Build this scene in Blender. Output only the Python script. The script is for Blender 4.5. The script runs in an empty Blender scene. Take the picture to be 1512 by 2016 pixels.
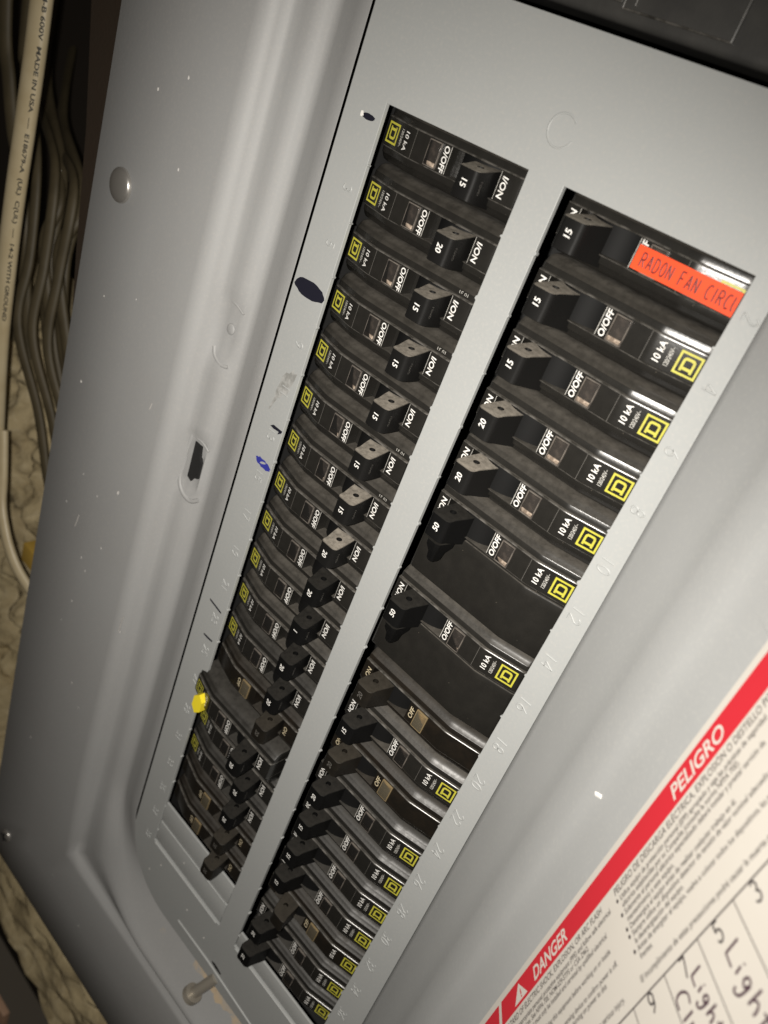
import bpy, bmesh, math, random
from mathutils import Matrix, Vector
random.seed(7)
S = 0.001                                   # everything below is measured in millimetres on the panel face
COL = bpy.context.scene.collection
SC = bpy.context.scene
# panel frame: x right, y up, z out of the panel  ->  world: (x, -z, y)
MP = Matrix.Translation((0, 0, 1.45)) @ Matrix(((1, 0, 0, 0), (0, 0, -1, 0), (0, 1, 0, 0), (0, 0, 0, 1)))
def PT(x, y, z): return MP @ Matrix.Translation((x*S, y*S, z*S))

# ------------------------------------------------------------------ camera
cam_d = bpy.data.cameras.new('camera'); cam = bpy.data.objects.new('camera', cam_d); COL.objects.link(cam)
w = Vector((0.377, -0.639, -0.509))
Rc = Matrix.Rotation(w.length, 4, w.normalized()).transposed()      # camera axes in the panel frame
CAM = Vector((125.72, 18.9, 213.12))
cam.matrix_world = PT(*CAM) @ Rc
cam_d.sensor_fit = 'HORIZONTAL'; cam_d.sensor_width = 36; cam_d.lens = 38.42
cam_d.clip_start = 0.005; cam_d.clip_end = 50
cam_d.dof.use_dof = True; cam_d.dof.focus_distance = 0.285; cam_d.dof.aperture_fstop = 19
SC.camera = cam
# ------------------------------------------------------------------ world: a dark basement
wd = bpy.data.worlds.new('World'); SC.world = wd; wd.use_nodes = True
wd.node_tree.nodes['Background'].inputs[0].default_value = (1.0, 0.83, 0.62, 1)
wd.node_tree.nodes['Background'].inputs[1].default_value = 0.026
# ------------------------------------------------------------------ the phone's flash, beside its lens
fl_d = bpy.data.lights.new('phone_flash', 'SPOT'); fl = bpy.data.objects.new('phone_flash', fl_d); COL.objects.link(fl)
fl.matrix_world = PT(*CAM) @ Rc @ Matrix.Translation((-0.013, 0.004, 0)) @ Matrix.Rotation(math.radians(-12), 4, 'X') @ Matrix.Rotation(math.radians(14), 4, 'Y')
fl_d.energy = 7.9; fl_d.color = (1.0, 0.95, 0.875); fl_d.shadow_soft_size = 0.0025
fl_d.spot_size = math.radians(132); fl_d.spot_blend = 1.0
SC.view_settings.view_transform = 'Standard'; SC.view_settings.look = 'None'
SC.view_settings.exposure = 0.0; SC.view_settings.gamma = 1.0; SC.view_settings.use_curve_mapping = False
SC.cycles.max_bounces = 6; SC.cycles.transparent_max_bounces = 12; SC.cycles.caustics_refractive = False; SC.cycles.caustics_reflective = False

# ------------------------------------------------------------------ materials
MATS = {}
def mat(name, col, rough=0.5, metal=0.0, spec=0.5, noise=None, bump=None, dust=None, rvar=None, spots=None):
    m = bpy.data.materials.new(name); m.use_nodes = True; nt = m.node_tree; N = nt.nodes; L = nt.links
    b = N['Principled BSDF']; b.inputs['Roughness'].default_value = rough; b.inputs['Metallic'].default_value = metal
    b.inputs['Specular IOR Level'].default_value = spec
    b.inputs['Base Color'].default_value = (*col, 1)
    tc = N.new('ShaderNodeTexCoord'); cur = None
    def nz(scale, detail=4, rough_=0.6, stretch=None):
        n = N.new('ShaderNodeTexNoise'); n.inputs['Scale'].default_value = scale; n.inputs['Detail'].default_value = detail; n.inputs['Roughness'].default_value = rough_
        if stretch:
            mp = N.new('ShaderNodeMapping'); mp.inputs['Scale'].default_value = stretch; L.new(tc.outputs['Object'], mp.inputs[0]); L.new(mp.outputs[0], n.inputs['Vector'])
        else: L.new(tc.outputs['Object'], n.inputs['Vector'])
        return n
    def mixc(fac, a, bcol):
        x = N.new('ShaderNodeMix'); x.data_type = 'RGBA'
        L.new(fac, x.inputs[0])
        if hasattr(a, 'is_linked'): L.new(a, x.inputs[6])
        else: x.inputs[6].default_value = (*a, 1)
        x.inputs[7].default_value = (*bcol, 1)
        return x.outputs[2]
    def ramp(sock, a, c):
        r = N.new('ShaderNodeMapRange'); r.inputs[1].default_value = a; r.inputs[2].default_value = c; L.new(sock, r.inputs[0]); return r.outputs[0]
    cur = col
    if noise:
        for scale, c2, lo, hi, *st in noise:
            n = nz(scale, 5, 0.6, st[0] if st else None); cur = mixc(ramp(n.outputs[0], lo, hi), cur, c2)
    if spots:
        for scale, c2, lo, hi in spots:
            n = nz(scale, 1.5, 0.5); cur = mixc(ramp(n.outputs[0], lo, hi), cur, c2)
    if dust:
        dc, lo, hi = dust
        g = N.new('ShaderNodeNewGeometry'); sp = N.new('ShaderNodeSeparateXYZ'); L.new(g.outputs['Normal'], sp.inputs[0])
        f = ramp(sp.outputs[2], lo, hi); n = nz(300, 8, 0.75); f2 = ramp(n.outputs[0], 0.12, 0.6)
        mu = N.new('ShaderNodeMath'); mu.operation = 'MULTIPLY'; L.new(f, mu.inputs[0]); L.new(f2, mu.inputs[1])
        cur = mixc(mu.outputs[0], cur, dc)
        ma = N.new('ShaderNodeMath'); ma.operation = 'MULTIPLY_ADD'; ma.inputs[1].default_value = 0.85 - rough; ma.inputs[2].default_value = rough
        L.new(mu.outputs[0], ma.inputs[0]); L.new(ma.outputs[0], b.inputs['Roughness'])
    elif rvar:
        n = nz(rvar[0], 4); r = N.new('ShaderNodeMapRange'); r.inputs[1].default_value = 0.3; r.inputs[2].default_value = 0.7; r.inputs[3].default_value = rvar[1]; r.inputs[4].default_value = rvar[2]
        L.new(n.outputs[0], r.inputs[0]); L.new(r.outputs[0], b.inputs['Roughness'])
    if hasattr(cur, 'is_linked'): L.new(cur, b.inputs['Base Color'])
    if bump:
        scale, strength, dist = bump[:3]
        n = nz(scale, 3, 0.55, bump[3] if len(bump) > 3 else None); bp = N.new('ShaderNodeBump'); bp.inputs['Strength'].default_value = strength; bp.inputs['Distance'].default_value = dist*S
        L.new(n.outputs[0], bp.inputs['Height']); L.new(bp.outputs[0], b.inputs['Normal'])
    MATS[name] = m; return m
def clear(name, tint, gloss, fac):
    m = bpy.data.materials.new(name); m.use_nodes = True; nt = m.node_tree; N = nt.nodes; L = nt.links
    N.remove(N['Principled BSDF']); o = N['Material Output']
    t = N.new('ShaderNodeBsdfTransparent'); t.inputs[0].default_value = (*tint, 1)
    g = N.new('ShaderNodeBsdfGlossy'); g.inputs['Roughness'].default_value = gloss
    d = N.new('ShaderNodeBsdfDiffuse'); d.inputs[0].default_value = (*tint, 1)
    lw = N.new('ShaderNodeLayerWeight'); lw.inputs[0].default_value = 0.35
    m1 = N.new('ShaderNodeMixShader'); m1.inputs[0].default_value = fac; L.new(t.outputs[0], m1.inputs[1]); L.new(d.outputs[0], m1.inputs[2])
    m2 = N.new('ShaderNodeMixShader'); L.new(lw.outputs['Fresnel'], m2.inputs[0]); L.new(m1.outputs[0], m2.inputs[1]); L.new(g.outputs[0], m2.inputs[2])
    L.new(m2.outputs[0], o.inputs[0]); MATS[name] = m; return m

mat('paint', (0.326, 0.335, 0.331), 0.42, spec=0.5, noise=[(9, (0.306, 0.315, 0.312), 0.4, 0.7), (900, (0.35, 0.35, 0.338), 0.5, 0.75)], bump=(700, 0.12, 0.25), spots=[(210, (0.5, 0.49, 0.46), 0.83, 0.86)])
mat('frame_paint', (0.297, 0.3, 0.3), 0.58, spec=0.5, noise=[(7, (0.28, 0.278, 0.275), 0.4, 0.7), (900, (0.32, 0.316, 0.308), 0.5, 0.75)], bump=(700, 0.12, 0.25), spots=[(170, (0.55, 0.53, 0.5), 0.82, 0.85)])
mat('door_paint', (0.305, 0.31, 0.309), 0.52, noise=[(14, (0.285, 0.29, 0.288), 0.4, 0.7), (900, (0.325, 0.327, 0.32), 0.5, 0.75)], bump=(700, 0.1, 0.2))
mat('black_plastic', (0.0125, 0.0118, 0.0105), 0.27, spec=0.5, dust=((0.066, 0.059, 0.049), 0.5, 1.0), bump=(1300, 0.12, 0.2), noise=[(200, (0.016, 0.015, 0.0132), 0.4, 0.75)], spots=[(520, (0.11, 0.095, 0.075), 0.76, 0.82)])
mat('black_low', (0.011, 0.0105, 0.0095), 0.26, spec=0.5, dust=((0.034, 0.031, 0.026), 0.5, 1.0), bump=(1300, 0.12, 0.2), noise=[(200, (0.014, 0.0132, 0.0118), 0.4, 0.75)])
mat('brown_plastic', (0.0085, 0.0072, 0.0057), 0.3, spec=0.45, dust=((0.03, 0.0255, 0.0195), 0.5, 1.0), bump=(1300, 0.15, 0.2), noise=[(160, (0.0145, 0.011, 0.0078), 0.45, 0.75)])
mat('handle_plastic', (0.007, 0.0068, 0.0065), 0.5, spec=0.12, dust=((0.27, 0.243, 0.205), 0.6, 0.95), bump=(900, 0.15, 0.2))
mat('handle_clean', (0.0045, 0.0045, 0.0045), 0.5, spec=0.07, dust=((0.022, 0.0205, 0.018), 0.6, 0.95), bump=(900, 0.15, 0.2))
mat('pocket_black', (0.005, 0.005, 0.005), 0.65, spec=0.15)
mat('edge_highlight', (0.10, 0.094, 0.085), 0.27, spec=0.9, noise=[(260, (0.03, 0.028, 0.024), 0.42, 0.62)])  # pale grey painted in for the highlight lines along moulded edges
mat('handle_old', (0.008, 0.0068, 0.0052), 0.5, spec=0.25, dust=((0.03, 0.0255, 0.019), 0.6, 0.95), bump=(900, 0.2, 0.2), noise=[(200, (0.0115, 0.0095, 0.0068), 0.45, 0.7)])
mat('hole_black', (0.006, 0.006, 0.006), 0.8)
mat('white_ink', (0.74, 0.73, 0.70), 0.55, noise=[(600, (0.5, 0.48, 0.45), 0.52, 0.7)])
mat('grey_ink', (0.42, 0.41, 0.38), 0.6, noise=[(700, (0.2, 0.19, 0.17), 0.5, 0.7)])
mat('tan_ink', (0.5, 0.43, 0.29), 0.6, noise=[(600, (0.25, 0.2, 0.13), 0.5, 0.7)])
mat('dim_ink', (0.085, 0.08, 0.072), 0.6)
mat('yellow_ink', (0.43, 0.405, 0.045), 0.5, noise=[(500, (0.36, 0.33, 0.04), 0.5, 0.72)])
mat('window_floor', (0.014, 0.012, 0.011), 0.5, noise=[(350, (0.05, 0.043, 0.038), 0.5, 0.72)])
mat('window_rim', (0.13, 0.115, 0.10), 0.22, noise=[(300, (0.05, 0.044, 0.04), 0.42, 0.62)])
mat('window_rim_old', (0.2, 0.15, 0.08), 0.3)
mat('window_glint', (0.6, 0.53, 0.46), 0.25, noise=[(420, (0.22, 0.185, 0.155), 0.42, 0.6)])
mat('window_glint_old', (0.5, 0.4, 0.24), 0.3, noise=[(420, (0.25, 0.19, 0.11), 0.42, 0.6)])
mat('window_floor_old', (0.10, 0.072, 0.036), 0.5, noise=[(350, (0.26, 0.205, 0.12), 0.48, 0.66)])
clear('window_clear', (0.92, 0.88, 0.84), 0.06, 0.012)
clear('window_amber', (0.9, 0.78, 0.55), 0.1, 0.08)
mat('sticker_red', (0.74, 0.075, 0.02), 0.4, spec=0.5, noise=[(60, (0.68, 0.062, 0.017), 0.4, 0.7)])
mat('sticker_letter', (0.12, 0.012, 0.012), 0.5)
mat('button_yellow', (0.86, 0.70, 0.03), 0.45)
mat('paper', (0.455, 0.428, 0.388), 0.55, noise=[(30, (0.437, 0.41, 0.37), 0.4, 0.75)], bump=(400, 0.05, 0.1))
mat('red_print', (0.43, 0.018, 0.028), 0.5)
mat('white_print', (0.48, 0.45, 0.41), 0.55)
mat('grey_print', (0.062, 0.056, 0.054), 0.6)
mat('dark_print', (0.045, 0.038, 0.038), 0.6)
mat('pen_ink', (0.055, 0.03, 0.04), 0.5)
mat('marker_ink', (0.012, 0.012, 0.02), 0.35, spec=0.4)
mat('blue_ink', (0.03, 0.035, 0.25), 0.45)
mat('smudge', (0.215, 0.215, 0.205), 0.5, noise=[(260, (0.34, 0.34, 0.33), 0.42, 0.6)])
mat('chip_white', (0.75, 0.73, 0.70), 0.5)
mat('scratch', (0.52, 0.50, 0.47), 0.5)
mat('rust', (0.43, 0.34, 0.235), 0.7, noise=[(110, (0.30, 0.296, 0.288), 0.4, 0.58), (300, (0.38, 0.26, 0.15), 0.58, 0.75)])
mat('steel', (0.5, 0.48, 0.45), 0.3, metal=0.8, spec=0.7)
mat('steel_dull', (0.36, 0.33, 0.28), 0.38, metal=0.45, bump=(600, 0.2, 0.2))
mat('enclosure_black', (0.012, 0.012, 0.012), 0.7)
mat('main_black', (0.042, 0.041, 0.039), 0.42, spec=0.5, dust=((0.1, 0.092, 0.08), 0.0, 0.9), noise=[(70, (0.06, 0.058, 0.054), 0.4, 0.7)], bump=(1000, 0.15, 0.2))
mat('cable_jacket', (0.5, 0.42, 0.27), 0.42, noise=[(50, (0.43, 0.35, 0.21), 0.4, 0.7)])
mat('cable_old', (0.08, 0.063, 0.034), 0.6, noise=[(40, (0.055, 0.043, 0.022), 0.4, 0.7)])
mat('cable_print', (0.03, 0.028, 0.02), 0.6)
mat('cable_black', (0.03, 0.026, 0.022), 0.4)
mat('batt', (0.47, 0.385, 0.225), 0.85, noise=[(26, (0.36, 0.285, 0.16), 0.42, 0.7), (120, (0.54, 0.455, 0.29), 0.5, 0.75)], bump=(120, 0.9, 2.5))
mat('dark_wood', (0.03, 0.019, 0.011), 0.7, noise=[(30, (0.03, 0.02, 0.012), 0.4, 0.7, (6, 6, 0.6))], bump=(80, 0.4, 0.6, (6, 6, 0.5)))
mat('pale_wood', (0.46, 0.29, 0.19), 0.65, noise=[(30, (0.36, 0.22, 0.14), 0.4, 0.7, (0.6, 6, 6))])
mat('yellow_tape', (0.5, 0.32, 0.06), 0.6)
mat('back_dark', (0.02, 0.014, 0.009), 0.9)

# ------------------------------------------------------------------ helpers
def mesh_of(verts, faces, smooth=None, m=None):
    me = bpy.data.meshes.new('mesh'); me.from_pydata([(a*S, b*S, c*S) for a, b, c in verts], [], faces); me.update()
    if smooth is not None:
        me.shade_smooth(); me.set_sharp_from_angle(angle=math.radians(smooth))
    if m: me.materials.append(MATS[m])
    return me
def bm_mesh(bm, m=None, smooth=None):
    bmesh.ops.recalc_face_normals(bm, faces=bm.faces[:])
    me = bpy.data.meshes.new('mesh'); 
    for v in bm.verts: v.co *= S
    bm.to_mesh(me); bm.free()
    if smooth is not None:
        me.shade_smooth(); me.set_sharp_from_angle(angle=math.radians(smooth))
    if m: me.materials.append(MATS[m])
    return me
def put(name, me, parent=None, M=None, label=None, cat=None, group=None, kind=None):
    o = bpy.data.objects.new(name, me); COL.objects.link(o); me and None
    if me is not None and me.name.startswith('mesh'): me.name = name
    if parent is not None: o.parent = parent
    if M is not None: o.matrix_local = M
    if label: o['label'] = label
    if cat: o['category'] = cat
    if group: o['group'] = group
    if kind: o['kind'] = kind
    return o
def box(bm, x0, x1, y0, y1, z0, z1, bev=0.0, seg=2):
    vs = [bm.verts.new((x, y, z)) for x in (x0, x1) for y in (y0, y1) for z in (z0, z1)]
    fs = [(0, 1, 3, 2), (4, 6, 7, 5), (0, 4, 5, 1), (2, 3, 7, 6), (0, 2, 6, 4), (1, 5, 7, 3)]
    faces = [bm.faces.new([vs[i] for i in f]) for f in fs]
    if bev:
        es = list({e for f in faces for e in f.edges})
        bmesh.ops.bevel(bm, geom=es, offset=bev, segments=seg, affect='EDGES', profile=0.6)
def box_mesh(m, *a, bev=0.0, seg=2):
    bm = bmesh.new(); box(bm, *a, bev=bev, seg=seg); return bm_mesh(bm, m, 35)
TEXT = {}
def text_raw(s, size, bold=0.0, shear=0.0, xs=1.0, align='CENTER', res=3):
    """flat lettering in the xy plane, in mm, centred on its cap height; list of verts and faces"""
    k = (s, size, bold, shear, xs, align)
    if k not in TEXT:
        c = bpy.data.curves.new('text', 'FONT'); c.body = s; c.size = size; c.offset = bold; c.shear = shear; c.align_x = align; c.resolution_u = res; c.fill_mode = 'FRONT'
        o = bpy.data.objects.new('text', c); COL.objects.link(o)
        dg = bpy.context.evaluated_depsgraph_get(); me = bpy.data.meshes.new_from_object(o.evaluated_get(dg))
        TEXT[k] = ([(v.co.x*xs, v.co.y - 0.36*size, 0.0) for v in me.vertices], [tuple(p.vertices) for p in me.polygons])
        bpy.data.objects.remove(o); bpy.data.meshes.remove(me); bpy.data.curves.remove(c)
    return TEXT[k]
def place(raw, org, rd, up):
    """lay flat lettering out at org, reading along rd with its tops towards up"""
    rd, up, org = Vector(rd).normalized(), Vector(up).normalized(), Vector(org)
    return [tuple(org + rd*x + up*y) for x, y, _ in raw[0]], raw[1]
def merge(parts):
    V, F = [], []
    for v, f in parts:
        n = len(V); V += v; F += [tuple(i+n for i in q) for q in f]
    return V, F
def tube(pts, r, n=8, flat=1.0, closed=False, flat_dir=None):
    """swept tube through points (mm); flat squashes it along the frame normal"""
    pts = [Vector(p) for p in pts]; V, F = [], []
    N = len(pts); prev = None
    for i, p in enumerate(pts):
        t = (pts[min(i+1, N-1)] - pts[max(i-1, 0)]).normalized()
        if flat_dir is not None: nrm = Vector(flat_dir)
        else: nrm = prev if prev is not None else Vector((0.31, 0.2, 0.93))
        b = t.cross(nrm).normalized(); a = b.cross(t).normalized(); prev = a
        for k in range(n):
            an = 2*math.pi*k/n; V.append(tuple(p + b*math.cos(an)*r + a*math.sin(an)*r*flat))
    for i in range(N-1):
        for k in range(n):
            k2 = (k+1) % n; F.append((i*n+k, i*n+k2, (i+1)*n+k2, (i+1)*n+k))
    F.append(tuple(range(n-1, -1, -1))); F.append(tuple((N-1)*n+k for k in range(n)))
    return V, F
def smooth_path(pts, sub=6):
    P = [Vector(p) for p in pts]; out = []
    for i in range(len(P)-1):
        p0, p1, p2, p3 = P[max(i-1, 0)], P[i], P[i+1], P[min(i+2, len(P)-1)]
        for k in range(sub):
            t = k/sub; out.append(0.5*((2*p1) + (p2-p0)*t + (2*p0-5*p1+4*p2-p3)*t*t + (3*p1-p0-3*p2+p3)*t**3))
    out.append(P[-1]); return out
def arc(cx, cy, rx, ry, a0, a1, n=12): return [(cx+rx*math.cos(math.radians(a0+(a1-a0)*i/n)), cy+ry*math.sin(math.radians(a0+(a1-a0)*i/n))) for i in range(n+1)]
def split_sharp(pts, lim=40):
    out, cur = [], [pts[0]]
    for i in range(1, len(pts)):
        cur.append(pts[i])
        if i < len(pts)-1:
            a = math.atan2(pts[i][1]-pts[i-1][1], pts[i][0]-pts[i-1][0]); b = math.atan2(pts[i+1][1]-pts[i][1], pts[i+1][0]-pts[i][0])
            d = abs((b-a+math.pi) % (2*math.pi)-math.pi)
            if math.degrees(d) > lim: out.append(cur); cur = [pts[i]]
    out.append(cur); return out
# single-stroke characters in a box 0.6 wide, 1 high
G = {
 '0': [arc(.3, .5, .28, .5, 90, 450, 20)], '1': [[(.3, 0), (.3, 1)]], '2': [arc(.3, .72, .27, .28, 160, -35, 12) + [(.02, 0), (.6, 0)]],
 '3': [arc(.28, .74, .25, .26, 150, -80, 12), arc(.28, .26, .3, .27, 85, -150, 12)], '4': [[(.45, 0), (.45, 1), (.0, .3), (.62, .3)]],
 '5': [[(.55, 1), (.1, 1), (.06, .56)] + arc(.28, .3, .3, .31, 125, -150, 14)], '6': [[(.45, 1), (.12, .55)] + arc(.3, .29, .28, .29, 155, 515, 18)],
 '7': [[(0, 1), (.58, 1), (.2, 0)]], '8': [arc(.3, .75, .24, .25, 90, 450, 16), arc(.3, .25, .29, .25, 90, 450, 16)],
 '9': [arc(.3, .71, .28, .29, -25, 335, 18) + [(.5, .3), (.15, 0)]],
 'R': [[(0, 0), (0, 1), (.3, 1)] + arc(.3, .75, .24, .25, 90, -90, 8) + [(0, .5)], [(.22, .5), (.55, 0)]], 'A': [[(0, 0), (.3, 1), (.6, 0)], [(.1, .33), (.5, .33)]],
 'D': [[(0, 0), (0, 1), (.2, 1)] + arc(.2, .5, .38, .5, 90, -90, 12) + [(0, 0)]], 'O': [arc(.3, .5, .28, .5, 90, 450, 20)], 'N': [[(0, 0), (0, 1), (.55, 0), (.55, 1)]],
 'F': [[(0, 0), (0, 1), (.5, 1)], [(0, .52), (.4, .52)]], 'C': [arc(.34, .5, .32, .5, 55, 305, 14)], 'I': [[(.12, 0), (.12, 1)]], 'U': [[(0, 1), (0, .3)] + arc(.27, .3, .27, .3, 180, 360, 10) + [(.54, 1)]], ' ': [],
 'u': [[(0, 1), (0, .3)] + arc(.27, .3, .27, .3, 180, 255, 6)], 'J': [[(.45, 1), (.45, .3)] + arc(.23, .3, .22, .3, 0, -170, 8)], 'L': [[(0, 1), (0, 0), (.5, 0)]],
}
def strokes(s, h, r, org, rd, up, nrm, flat=0.6, adv=0.85, centre=True, ws=0.8):
    rd, up, org = Vector(rd).normalized(), Vector(up).normalized(), Vector(org)
    widths = [(.3 if c == 'I' else .62) for c in s]; gap = 0.28
    tot = sum(widths) + gap*(len(s)-1); x = -tot/2 if centre else 0; parts = []
    for c, wd_ in zip(s, widths):
        ox = x - (.15 if c == '1' and False else 0)
        for st in [q for g_ in G[c] for q in split_sharp(g_)]:
            parts.append(tube([org + rd*((ox+px)*h*ws) + up*((py-.5)*h) for px, py in st], r, 6, flat, flat_dir=nrm))
        x += wd_ + gap
    return merge(parts)

# ------------------------------------------------------------------ the panel: plate, frame, box
panel = put('electrical_panel', None, M=MP @ Matrix.Translation((0, -560*S, -100*S)), label='grey steel breaker panel with recessed plate, two breaker columns and embossed numbers', cat='breaker panel')
PB = Matrix.Translation((0, 560*S, 100*S))          # panel coordinates under the Empty at its base
PITCH = 19.05
XS = lambda y: 70.6 - 0.0225*min(y, 20)             # the plate's right edge runs slightly askew
def hole_outline(x0, x1, y0, y1):
    """opening with the little burrs the twist-out tabs leave at each slot"""
    pts = [(x0, y0)]
    ys = [-PITCH*k for k in range(1, 20) if y0 > -PITCH*k > y1]
    def side(x, sgn, order):
        out = []
        for y in order:
            d = 1 if order[0] > order[-1] else -1; b = sgn*random.uniform(.3, .75); hw = random.uniform(.35, .8)
            out += [(x, y+d*hw), (x+b, y+d*hw*.4), (x+b*.8, y-d*hw*.5), (x, y-d*hw*1.2)]
        return out
    pts += side(x0, 1, ys) + [(x0, y1), (x1, y1)] + side(x1, -1, ys[::-1]) + [(x1, y0)]
    return pts
LO = (-64.0, -6.5, 0.0, -370.2); RO = (6.0, 64.0, 0.0, -370.2)
def plate_mesh():
    bm = bmesh.new()
    out = [(-81, 70), (-81, -369)] + arc(-41, -369, 40, 40, 180, 270, 14)[1:] + [(XS(-409), -409), (XS(-200), -200), (XS(36.7), 36.7), (-45, 36.7), (-45, 70)]
    loops = [out, hole_outline(*LO), hole_outline(*RO)]
    edges = []
    for lp in loops:
        vs = [bm.verts.new((x, y, 0)) for x, y in lp]
        edges += [bm.edges.new((vs[i], vs[(i+1) % len(vs)])) for i in range(len(vs))]
    r = bmesh.ops.triangle_fill(bm, use_beauty=True, use_dissolve=False, edges=edges)
    faces = [g for g in r['geom'] if isinstance(g, bmesh.types.BMFace)]
    for f in faces:
        if f.normal.z < 0: f.normal_flip()
    ex = bmesh.ops.extrude_face_region(bm, geom=bm.faces[:])
    for v in [g for g in ex['geom'] if isinstance(g, bmesh.types.BMVert)]: v.co.z -= 1.5
    bm.normal_update()
    rim = [e for e in bm.edges if len(e.link_faces) == 2 and all(abs(v.co.z) < 1e-6 for v in e.verts) and abs(e.link_faces[0].normal.dot(e.link_faces[1].normal)) < .3]
    bmesh.ops.bevel(bm, geom=rim, offset=.22, segments=2, affect='EDGES', profile=.5, clamp_overlap=True)
    bmesh.ops.triangulate(bm, faces=[f for f in bm.faces if len(f.verts) > 4])
    return bm_mesh(bm, 'paint')
plate = put('deadfront_plate', plate_mesh(), panel, PB)
# frame: section swept round the plate; the left side dips into a trough, the bottom side rises
def frame_mesh():
    # (distance outwards, z) for the left side and for the bottom side
    left = [(2.95, -1.86), (3.0, -1.83), (3.1, -1.8), (12, -4.8), (20.0, -7.5), (22.2, -7.9), (24.0, -7.2), (26.0, -5.6), (28.0, -4.2), (30.0, -3.5), (33.0, -3.1), (36.6, -2.7), (38.4, -1.6), (39.8, 1.2), (41.4, 4.4), (47, 6), (80, 6), (124.6, 6), (125.6, 5.2), (125.8, 3), (125.8, -8)]
    bott = [(0.7, -12), (0.9, -9.6), (1.6, -9.2), (8, -6.0), (16, -1.9), (22, 1.4), (26, 3.9), (28.2, 5.5), (30, 6.4), (31.2, 6.4), (32.6, 5.6), (34.6, 3.9), (36.4, 3.0), (37.8, 3.3), (39.6, 5.2), (42, 6), (80, 6), (121, 6), (122, 5.2), (122.2, 3), (122.2, -8)]
    n = len(left); rows = []
    # plate edge stations with an outward direction: up the left side, round the corner, along the bottom
    st = [(-81, y, 180) for y in (70, 0, -80, -86, -92, -104, -110, -116, -122, -146, -150, -154, -160, -168, -173, -178, -184, -240, -300, -340, -355)] + [(None, None, a) for a in [180+90*i/18 for i in range(19)]] + [(x, -409, 270) for x in (-30, -10, 10, 40, 80, 140)]
    for (x, y, a) in st:
        k = (a-180)/90; k = k*k*(3-2*k); row = []
        for (d0, z0), (d1, z1) in zip(left, bott):
            d = d0*(1-k)+d1*k; z = z0*(1-k)+z1*k
            if x is None:
                r_in = 40.0; ca, sa = math.cos(math.radians(a)), math.sin(math.radians(a))
                if d <= 24: px, py = -41+ca*(r_in+d), -369+sa*(r_in+d)
                else:   # towards the bead and the rim the corner gets square
                    q = min(1, (d-24)/14); R = (r_in+d)
                    m_ = 1/max(abs(ca), abs(sa)); f = 1+(m_-1)*q*(0.93 if d < 60 else 1)
                    px, py = -41+ca*R*f, -369+sa*R*f
            else:
                px, py = (x-d, y) if a == 180 else (x, y-d)
            row.append((px, py, z))
        rows.append(row)
    # latch recess and the stamped pocket above it, pressed into the flat of the left side
    for row in rows:
        y = row[0][1]
        if row[0][0] < -80:
            for j, (px, py, pz) in enumerate(row):
                if 27.5 < -81-px < 37:
                    for (ya, yb, dep) in ((-89, -113, 1.6), (-152, -179, 2.0)):
                        if yb-1 <= y <= ya+1: row[j] = (px, py, pz-dep)
    V = [p for r in rows for p in r]; F = []
    for i in range(len(rows)-1):
        for j in range(n-1):
            F.append((i*n+j, i*n+j+1, (i+1)*n+j+1, (i+1)*n+j))
    me = mesh_of(V, F, 32, 'frame_paint')
    bm = bmesh.new(); bm.from_mesh(me); bmesh.ops.recalc_face_normals(bm, faces=bm.faces[:])
    if sum(f.normal.z for f in bm.faces) < 0: bmesh.ops.reverse_faces(bm, faces=bm.faces[:])
    bm.to_mesh(me); bm.free(); me.shade_smooth(); me.set_sharp_from_angle(angle=math.radians(50))
    return me
frame = put('trim_frame', frame_mesh(), panel, PB)
# steel box behind the plate; black colour puts the cavity's darkness in
bm = bmesh.new(); box(bm, -84, 150, -440, 90, -70, -69)
for a in ((-84, -83, -440, 90, -69, -8), (149, 150, -440, 90, -69, -8), (-84, 150, -440, -439, -69, -8), (-84, 150, 89, 90, -69, -8)): box(bm, *a)
put('enclosure_box', bm_mesh(bm, 'enclosure_black'), panel, PB)
# twist-out filler plates still in place at the bottom of both columns
def filler(x0, x1, y0, y1, tilt=0.0):
    bm = bmesh.new(); box(bm, x0, x1, y0, y1, -1.6, -0.35, bev=.25)
    put('filler_plate', bm_mesh(bm, 'paint', 40), plate)
filler(-63.6, -6.9, -353.2, -339.6); filler(-63.6, -6.9, -368.9, -354.3)
filler(6.4, 63.6, -369.0, -358.9)
for x0, x1 in ((-63.7, -6.8), (6.3, 63.7)):
    put('rib', mesh_of(*tube([(x0+1, -370.9, .1), (x1-1.5, -370.9, .1)], .55, 8, .8), smooth=60, m='paint'), plate)
put('rib', mesh_of(*tube([(-62.5, -354.0, -.2), (-8.5, -354.0, -.2)], .5, 8, .8), smooth=60, m='paint'), plate)
# embossed slot numbers, read from top to bottom
for k in range(20):
    y = -9.3 - PITCH*k
    for x, nn in ((68.4, 2*k+2), (-69.2, 2*k+1)):
        if nn in (1, 7): continue
        s_ = str(nn); h = 4.1 if x > 0 else 3.7
        put('embossed_number', mesh_of(*strokes(s_, h, .34, (x, y, -.06), (0, -1, 0), (1, 0, 0), (0, 0, 1), flat=.9, ws=.85), smooth=70, m='paint'), plate)
# knockout dimple above the columns
put('knockout_ring', mesh_of(*tube([(-1.5+4.4*math.cos(a), 12.2+4.4*math.sin(a), -.12) for a in [math.radians(40+300*i/36) for i in range(37)]], .34, 8, .8), smooth=70, m='paint'), plate)
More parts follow.
